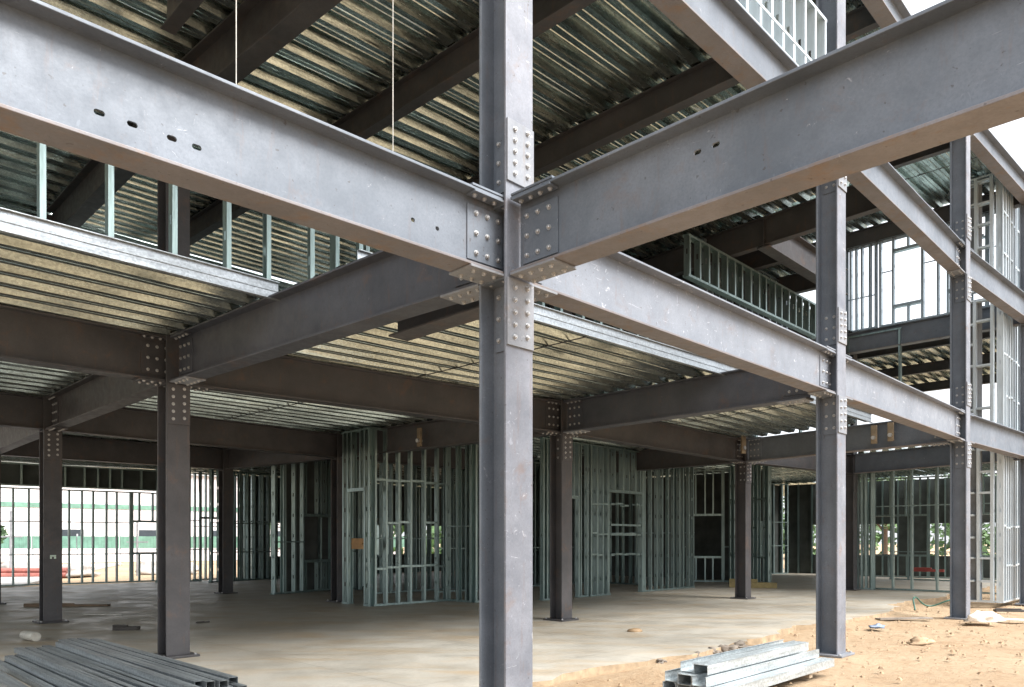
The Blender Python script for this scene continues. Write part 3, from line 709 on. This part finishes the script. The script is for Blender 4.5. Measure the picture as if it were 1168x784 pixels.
scrap(-8.55, 15.6, zs, .85, .06, .012, -.1, plain('white_strip_m', (.7,.68,.62)), 'thin white strip on the slab right of the paint marked column', 'strip', 'floor_strip')
scrap(-5.85, 14.1, zs, .26, .05, .02, .9, steelc, 'tiny dark stick on the slab between the two nearest dark columns', 'stick', 'stick')
scrap(7.95, 24.6, zs, 1.5, .3, .18, -.3, plain('timber_yellow', (.24,.19,.08)), 'short yellow timber stack at the foot of the far studs', 'timber', 'timber_stack')
o = MB().tube((-.2, 0, .07), (.2, 0, .07), .07, 14).build('pipe_offcut', plain('pale_pipe', (.50,.48,.42), .5), None, (-7.5, 11.6, zs), smooth=False); o.rotation_euler = (0, 0, -.6)
tag(o, 'pale pipe offcut on the slab at the far end of the left stack', 'pipe')
mesh_thing('stone', blob(.12, 1.2, .9, .45, 9), plain('stone_brown', (.30,.2,.11)), (2.1, 12.75, zs+.005), .4, 'small brown stone on the slab right of the interior column', 'stone')
mesh_thing('dirt_clod', blob(.15, 1.4, .8, .5, 12, 3, 1.0), RUBBLE, (6.6, 12.1, .0), .4, 'brown clod on the dirt right of the tall exterior column', 'clod')
# concrete lumps along the slab edge
i = 0
for u, s, dv in ((4.1, .12, -.1), (4.9, .16, -.12), (5.4, .13, -.15), (5.75, .2, -.2), (6.25, .17, -.1)):
    p = add(add(C0, e1, u), e2, 1.3+dv); i += 1
    mesh_thing('concrete_lump', blob(s*.55, 1.3, .9, .6, i*3.3, 3, 1.3), plain('lump', (.20,.17,.14), .9, .35), (p[0], p[1], .05), u, f'{nth[i-1]} broken concrete lump along the slab edge counted from the nearest column', 'rubble', 'lumps at the slab edge')
blue = plain('blue_litter', (.16,.21,.30), .5); dkl = plain('dark_litter', (.06,.055,.05), .8)
mesh_thing('litter', blob(.11, 1.4, .7, .5, 21, 3, 1.0), blue, (6.85, 14.0, .02), .2, 'blue and white crumpled litter at the slab edge between the exterior columns', 'litter')
scrap(8.1, 15.4, .03, 1.2, .18, .03, .15, plain('grey_plank', (.22,.19,.16)), 'grey plank half buried in the dirt left of the bagged column', 'plank', 'buried_plank')
scrap(11.5, 17.0, .03, .9, .14, .05, -.2, dkl, 'dark scrap on the dirt right of the bagged column', 'scrap', 'scrap_piece')
# green hose
cu = bpy.data.curves.new('green_hose', 'CURVE'); cu.dimensions = '3D'; cu.bevel_depth = .018; cu.bevel_resolution = 2
spn = cu.splines.new('BEZIER'); hp = [(9.3, 17.2, .05), (9.45, 17.5, .32), (9.9, 17.7, .10), (10.4, 17.6, .25), (10.8, 17.9, .06)]
spn.bezier_points.add(len(hp)-1)
for b_, c_ in zip(spn.bezier_points, hp): b_.co = c_; b_.handle_left_type = b_.handle_right_type = 'AUTO'
cu.materials.append(plain('hose_green', (.03,.11,.08), .5)); ho = bpy.data.objects.new('hose_curve', cu); link(ho); hm = bpy.data.meshes.new_from_object(ho.evaluated_get(bpy.context.evaluated_depsgraph_get())); bpy.data.objects.remove(ho)
tag(put('green_hose', hm, smooth=True), 'dark green hose tangled at the slab edge beside the bagged column', 'hose')
# orange tape on a stud and a red barrier
scrap(14.8, 26.5, zs+.45, 1.0, .06, .09, -.7, plain('red_barrier_m', (.35,.07,.06), .6), 'red and white barrier board behind the open stud wall', 'barrier', 'barrier_board')
pv = add(W1, (-.42, .42)); o = MB().box(-.26, .26, -.02, .02, 0, .26).box(-.24, .24, -.045, -.021, .11, .15).build('plywood_piece', plain('plywood', (.42,.25,.11)), None, (pv[0], pv[1], 1.35+zs)); o.rotation_euler = (0, 0, rad(-45))
tag(o, 'orange brown plywood piece fixed in the end wall of the stud room', 'plywood')
# clamps and tags hanging on beams
def clamp(x, y, z, label, rz, s=1.0):
    t = thing('beam_clamp', label, 'clamp', (x, y, z), rz, 'beam clamps')
    MB().box(-.05*s, .05*s, -.02*s, .02*s, -.20*s, .12*s).build('clamp_body', plain('clamp_tan', (.20,.155,.10)), t, bev=.006)
    MB().tube((0, -.04*s, -.1*s), (0, .06*s, -.1*s), .035*s, 10).build('clamp_screw', BOLT, t)
cl = lerp(C2, NN, .33); clamp(cl[0]+e1[0]*-.16, cl[1]+e1[1]*-.16, Z2+.38, 'tan clamp on the bluish beam behind the tall exterior column', A1+rad(90), 1.3)
cl = lerp(C2, NN, .26); clamp(cl[0]+e1[0]*-.16, cl[1]+e1[1]*-.16, Z2+.40, 'second tan clamp on the bluish beam, nearer the bagged column', A1+rad(90), 1.3)
cl = lerp(M, P, .55); clamp(cl[0]+e1[0]*-.16, cl[1]+e1[1]*-.16, Z2+.3, 'pale tag hanging on the black beam above the stud room', A1+rad(90), 1.3)
cl = add(NN, (-.10, -.35)); clamp(cl[0], cl[1], Z2+.5, 'tan clamp at the top of the slim interior column', .6, 1.5)
cl = lerp(lerp(C0, C1, .30), lerp(L, M, .30), .30); clamp(cl[0]-e1[0]*.10, cl[1]-e1[1]*.10, Z3+.35, 'tan clamp on the dark joist right of the nearest column', A1+rad(90), 1.3)
# paint mark on the column L2
o = MB().box(-.05, .05, -.003, 0, 0, .03).box(-.05, -.02, -.003, 0, -.04, -.003).box(.015, .05, -.003, 0, -.04, -.003).build('paint_mark', plain('paint_white', (.6,.72,.62), .6, .1), None, None)
o.location = (L2[0]-e2[0]*.158, L2[1]-e2[1]*.158, 1.35); o.rotation_euler = (0, 0, A1)
tag(o, 'small pale paint mark on the dark column at the left', 'paint mark')
# strut bracket under the top deck
s0 = add(add(C0, e1, -1.0), e2, 3.0)
beam(s0, add(s0, e2, 1.4), Z3+.15, .42, 'short dark bracket beam under the top deck, upper left', 0, 0, '', 1, PRIMER_IN, bf=.16, tf=.016, name='bracket_beam', group=G3)
# slim posts on the second floor
for (k, v, lb) in ((.30, 3.2, 'slim prop standing on the lower deck just right of the tall exterior column'), (.78, 3.5, 'slim prop on the lower deck left of the bagged column')):
    pp = add(lerp(C1, C2, k), e2, v); b = MB().tube((0,0,0), (0,0,3.0), .03, 10); b.box(-.08, .08, -.08, .08, 0, .008)
    tag(b.build('steel_prop', EDGE, None, (pp[0], pp[1], zt2+.085)), lb, 'prop', 'steel props')

# ------------------------------------------------------------------ gravel and clods: nobody could count them
def gravel():
    m = MB()
    for k in range(2200):
        u = R.uniform(-2, 22); v = R.uniform(-4.5, 1.5)
        p = add(add(C0, e1, u), e2, v); r = R.choice((.007, .009, .012, .016, .016, .024, .036))*R.uniform(.6, 1.2)
        i = len(m.v); z = R.uniform(-.02, .012)
        q = [(-1,-.6,0),(.7,-.9,0),(1,.5,0),(-.5,1,0),(-.4,-.3,1),(.5,-.2,.9),(.4,.4,1.1),(-.3,.5,.8)]
        a = R.uniform(0, 6.3); ca, sa = math.cos(a), math.sin(a)
        for x, y, h in q: m.v.append((p[0]+(x*ca-y*sa)*r, p[1]+(x*sa+y*ca)*r, z+h*r*.8))
        m.f += [tuple(i+k_ for k_ in f) for f in ((4,5,6,7),(0,1,5,4),(1,2,6,5),(2,3,7,6),(3,0,4,7))]
    return tag(m.build('gravel', RUBBLE), 'loose pebbles and clods strewn over the sandy dirt', 'gravel', None, 'stuff')
gravel()

# ------------------------------------------------------------------ surroundings seen through the frames
white_w = plain('white_render', (.70,.66,.66), .8, .10, .6, 0, 0); green_p = plain('green_paint', (.13,.25,.19), .6, .3, 2, 0, 0)
glassm = plain('dark_glass', (.05,.06,.07), .15, .2, 1, 0, 0)
tb = thing('site_building', 'white building with green bands beyond the bright left opening', 'building', (-38, 52, 0), rad(38))
MB().box(-6, 34, 0, 8, 0, 7).build('wall', white_w, tb)
MB().box(-6.1, 34.1, -.06, -.002, 4.1, 4.45).build('green_band', green_p, tb)
MB().box(-6.2, 34.2, -.3, 8.2, 7, 7.3).build('roof', plain('roof_grey', (.35,.35,.36)), tb)
for k in range(6):
    w_ = MB().box(k*5.4, k*5.4+1.8, -.05, -.003, 1.0, 2.6).build('window', plain('frame_w', (.6,.6,.6)), tb)
    MB().box(k*5.4+.1, k*5.4+1.7, -.07, -.052, 1.1, 2.5).build('pane', glassm, w_)
tf_ = thing('site_fence', 'green hoarding fence beyond the bright left opening', 'fence', (-40, 44, 0), rad(22))
for k in range(14):
    b = MB().box(k*2.5, k*2.5+2.44, 0, .04, 1.15, 1.95)
    for j in range(12): b.box(k*2.5+.02+j*.2, k*2.5+.1+j*.2, -.02, -.001, 1.17, 1.93)
    b.build('panel', green_p, tf_)
    MB().box(k*2.5-.04, k*2.5+.04, .045, .12, 0, 2.1).build('post', plain('post_grey', (.4,.4,.4)), tf_)
def orange_stack(x, y, rz, label, col):
    t = thing('pipe_stack', label, 'pipes', (x, y, 0), rz, 'pipe stacks')
    for r_, n_ in ((0, 4), (1, 2)):
        for j in range(n_): MB().tube((-1.6, j*.24+r_*.12, .12+r_*.21), (1.6, j*.24+r_*.12, .12+r_*.21), .115, 10).build('pipe', col, t)
orange_stack(-21.5, 33, .2, 'stack of red pipes outside the bright left opening', plain('red_pipe', (.30,.10,.08), .6, .4))
greyp = plain('grey_pole', (.25,.25,.26), .5)
for k, (x, y, h, lb) in enumerate(((-24.5, 31.5, 3.2, 'grey pole outside the bright left opening, the one furthest from the dark columns'), (-22.2, 33.0, 3.0, 'grey pole with a cross arm outside the bright left opening'), (-17.6, 35, 2.6, 'short grey pole outside the bright left opening, near the smallest heap'))):
    b = MB().tube((0,0,0), (0,0,h), .05, 8); b.box(-.5, .5, -.03, .03, h*.6, h*.6+.06)
    tag(b.build('site_pole', greyp, None, (x, y, 0)), lb, 'pole', 'poles outside')
for k, (x, y, r_) in enumerate(((-23, 35.5, 1.0), (-20.4, 34.2, .8), (-25.5, 36, 1.2), (-17.2, 37.5, .9))):
    mesh_thing('rubble_heap', blob(r_, 1.5, 1.0, .5, 40+k*3, 4, .9), plain('heap', (.36,.33,.30), .95, .4, 4), (x, y, .1), k, ('grey rubble heap beside the red pipes', 'smallest grey rubble heap outside the left opening', 'largest grey rubble heap beyond the left opening', 'grey rubble heap below the short pole')[k], 'rubble', 'rubble heaps outside')
col_o = column((-18.2, 29.6), 'grey column standing outside the stud wall of the bright left opening', 4.2, PRIMER, 0, ())
bark = plain('bark', (.12,.085,.06), .9, .3, 8, 0, .5)
def leafmat(c):
    m, nt, b = nmat('leaf'); v = coords(nt)
    nt.links.new(mix(nt, ramp(nt, noise(nt, v, 1.3, 4), [(.35, 0), (.65, 1)]), tuple(x*.6 for x in c), tuple(x*1.5 for x in c)), b.inputs['Base Color']); b.inputs['Roughness'].default_value = .6
    return m
LF = [leafmat((.055,.11,.03)), leafmat((.07,.12,.035)), leafmat((.045,.09,.035))]
def tree(x, y, h, rr, label, seed):
    q = random.Random(seed); t = thing('tree', label, 'tree', (x, y, 0), 0, 'trees beyond the site')
    tr = MB(); tr.tube((0,0,0), (.1,.05,h*.55), .2, 8, .11); ends = []
    for k in range(7):
        a = q.uniform(0, 6.28); z = h*q.uniform(.3, .55); e = (math.cos(a)*rr*q.uniform(.4,.8), math.sin(a)*rr*q.uniform(.4,.8), z+h*q.uniform(.12,.4))
        tr.tube((.05,.03,z), e, .08, 6, .03); ends.append(e)
    tr.build('trunk', bark, t); ends.append((0,0,h*.85))
    c = MB()
    for e in ends:
        for k in range(260):
            d = Vector((q.gauss(0,1), q.gauss(0,1), q.gauss(0,.8))).normalized()*rr*.45*q.random()**.5
            o_ = Vector(e)+d; s = q.uniform(.10, .22); u = Vector((q.gauss(0,1), q.gauss(0,1), q.gauss(0,1))).normalized(); w = u.orthogonal().normalized()
            c.quad(o_-u*s, o_+w*s*.5, o_+u*s, o_-w*s*.5)
    c.build('crown', LF[seed % 3], t)
for k, (x, y, h, r_, lb) in enumerate([(23.5, 47, 7, 2.6, 'round green tree seen between the exterior columns, left one'), (27.5, 46, 6.5, 2.4, 'green tree seen through the right stud wall beside the bagged column'), (33, 47, 8, 3, 'green tree seen right of the bagged column'),
        (17, 50, 8, 3, 'green tree behind the dim studs near the timber stack'), (-30.5, 42, 4.2, 1.6, 'small bright green tree outside the bright left opening'), (-12, 52, 7, 2.6, 'tree glimpsed through the shaded far left studs'), (1, 52, 8, 3, 'tree glimpsed through the central stud room')]): tree(x, y, h, r_, lb, k+1)

def far_wood():
    q = random.Random(5); c = MB()
    for k in range(15000):
        x = q.uniform(-70, 95); y = 66+q.uniform(-4, 4)+abs(x)*.12; h = 6.0+2.2*math.sin(x*.23)+1.3*math.sin(x*.61+1)
        z = h*q.random()**.7; s_ = q.uniform(.25, .6)
        u = Vector((q.gauss(0,1), q.gauss(0,1), q.gauss(0,1))).normalized(); w = u.orthogonal().normalized(); o_ = Vector((x, y, z))
        c.quad(o_-u*s_, o_+w*s_*.6, o_+u*s_, o_-w*s_*.6)
    tag(c.build('far_wood', LF[0]), 'belt of trees beyond the site glimpsed between the studs', 'wood', None, 'stuff')
far_wood()

# ------------------------------------------------------------------ light, sky, camera
el = rad(50); az = (.85, -.52)      # toward the sun, right behind the viewer
hz_ = math.hypot(*az); sd = Vector((az[0]/hz_*math.cos(el), az[1]/hz_*math.cos(el), math.sin(el)))
sun = bpy.data.lights.new('sun', 'SUN'); sun.energy = 2.5; sun.angle = rad(34); sun.color = (1, .98, .955)
so_ = link(bpy.data.objects.new('sun', sun)); so_.rotation_euler = (-sd).to_track_quat('-Z', 'Y').to_euler(); so_.location = (10, -10, 30)
W = bpy.data.worlds.new('World'); S.world = W; W.use_nodes = True
nt = W.node_tree; nt.nodes.clear()
sky = nt.nodes.new('ShaderNodeTexSky'); sky.sky_type = 'NISHITA'; sky.sun_disc = False
sky.sun_elevation = el; sky.sun_rotation = math.atan2(az[0], az[1]); sky.air_density = 1; sky.dust_density = 4; sky.ozone_density = 1
hs = nt.nodes.new('ShaderNodeHueSaturation'); hs.inputs['Saturation'].default_value = .38; hs.inputs['Value'].default_value = 1.0
bg = nt.nodes.new('ShaderNodeBackground'); bg.inputs[1].default_value = .15; ow = nt.nodes.new('ShaderNodeOutputWorld')
nt.links.new(sky.outputs[0], hs.inputs['Color']); # thin overcast veil over the sky: brighter overhead, uneven
tc = nt.nodes.new('ShaderNodeTexCoord'); sx = nt.nodes.new('ShaderNodeSeparateXYZ'); nt.links.new(tc.outputs['Generated'], sx.inputs[0])
cr = ramp(nt, sx.outputs['Z'], [(0, .62), (.5, .9), (1, 1.0)]); cn = ramp(nt, noise(nt, tc.outputs['Generated'], 2.2, 5), [(.3, .8), (.7, 1.1)])
cm = N(nt, 'ShaderNodeMix', data_type='RGBA', blend_type='MULTIPLY'); cm.inputs[0].default_value = 1; nt.links.new(cr, cm.inputs[6]); nt.links.new(cn, cm.inputs[7])
cv = N(nt, 'ShaderNodeMix', data_type='RGBA', blend_type='MULTIPLY'); cv.inputs[0].default_value = 1; nt.links.new(cm.outputs[2], cv.inputs[6]); cv.inputs[7].default_value = (4.7, 4.85, 5.1, 1)
nt.links.new(mix(nt, .75, hs.outputs[0], cv.outputs[2]), bg.inputs[0]); nt.links.new(bg.outputs[0], ow.inputs[0])
cam = bpy.data.cameras.new('camera'); co = link(bpy.data.objects.new('camera', cam)); S.camera = co
co.location = (0, 0, 1.65); co.rotation_euler = (rad(90), 0, 0)
cam.sensor_width = 36; cam.lens = 850/1168*36; cam.shift_y = (617-392)/1168; cam.clip_end = 1500; cam.clip_start = .05
S.view_settings.view_transform = 'Standard'; S.view_settings.look = 'None'; S.view_settings.gamma = 1; S.view_settings.exposure = 1.68
S.cycles.max_bounces = 8; S.cycles.diffuse_bounces = 5; S.cycles.glossy_bounces = 5; S.cycles.use_denoising = True
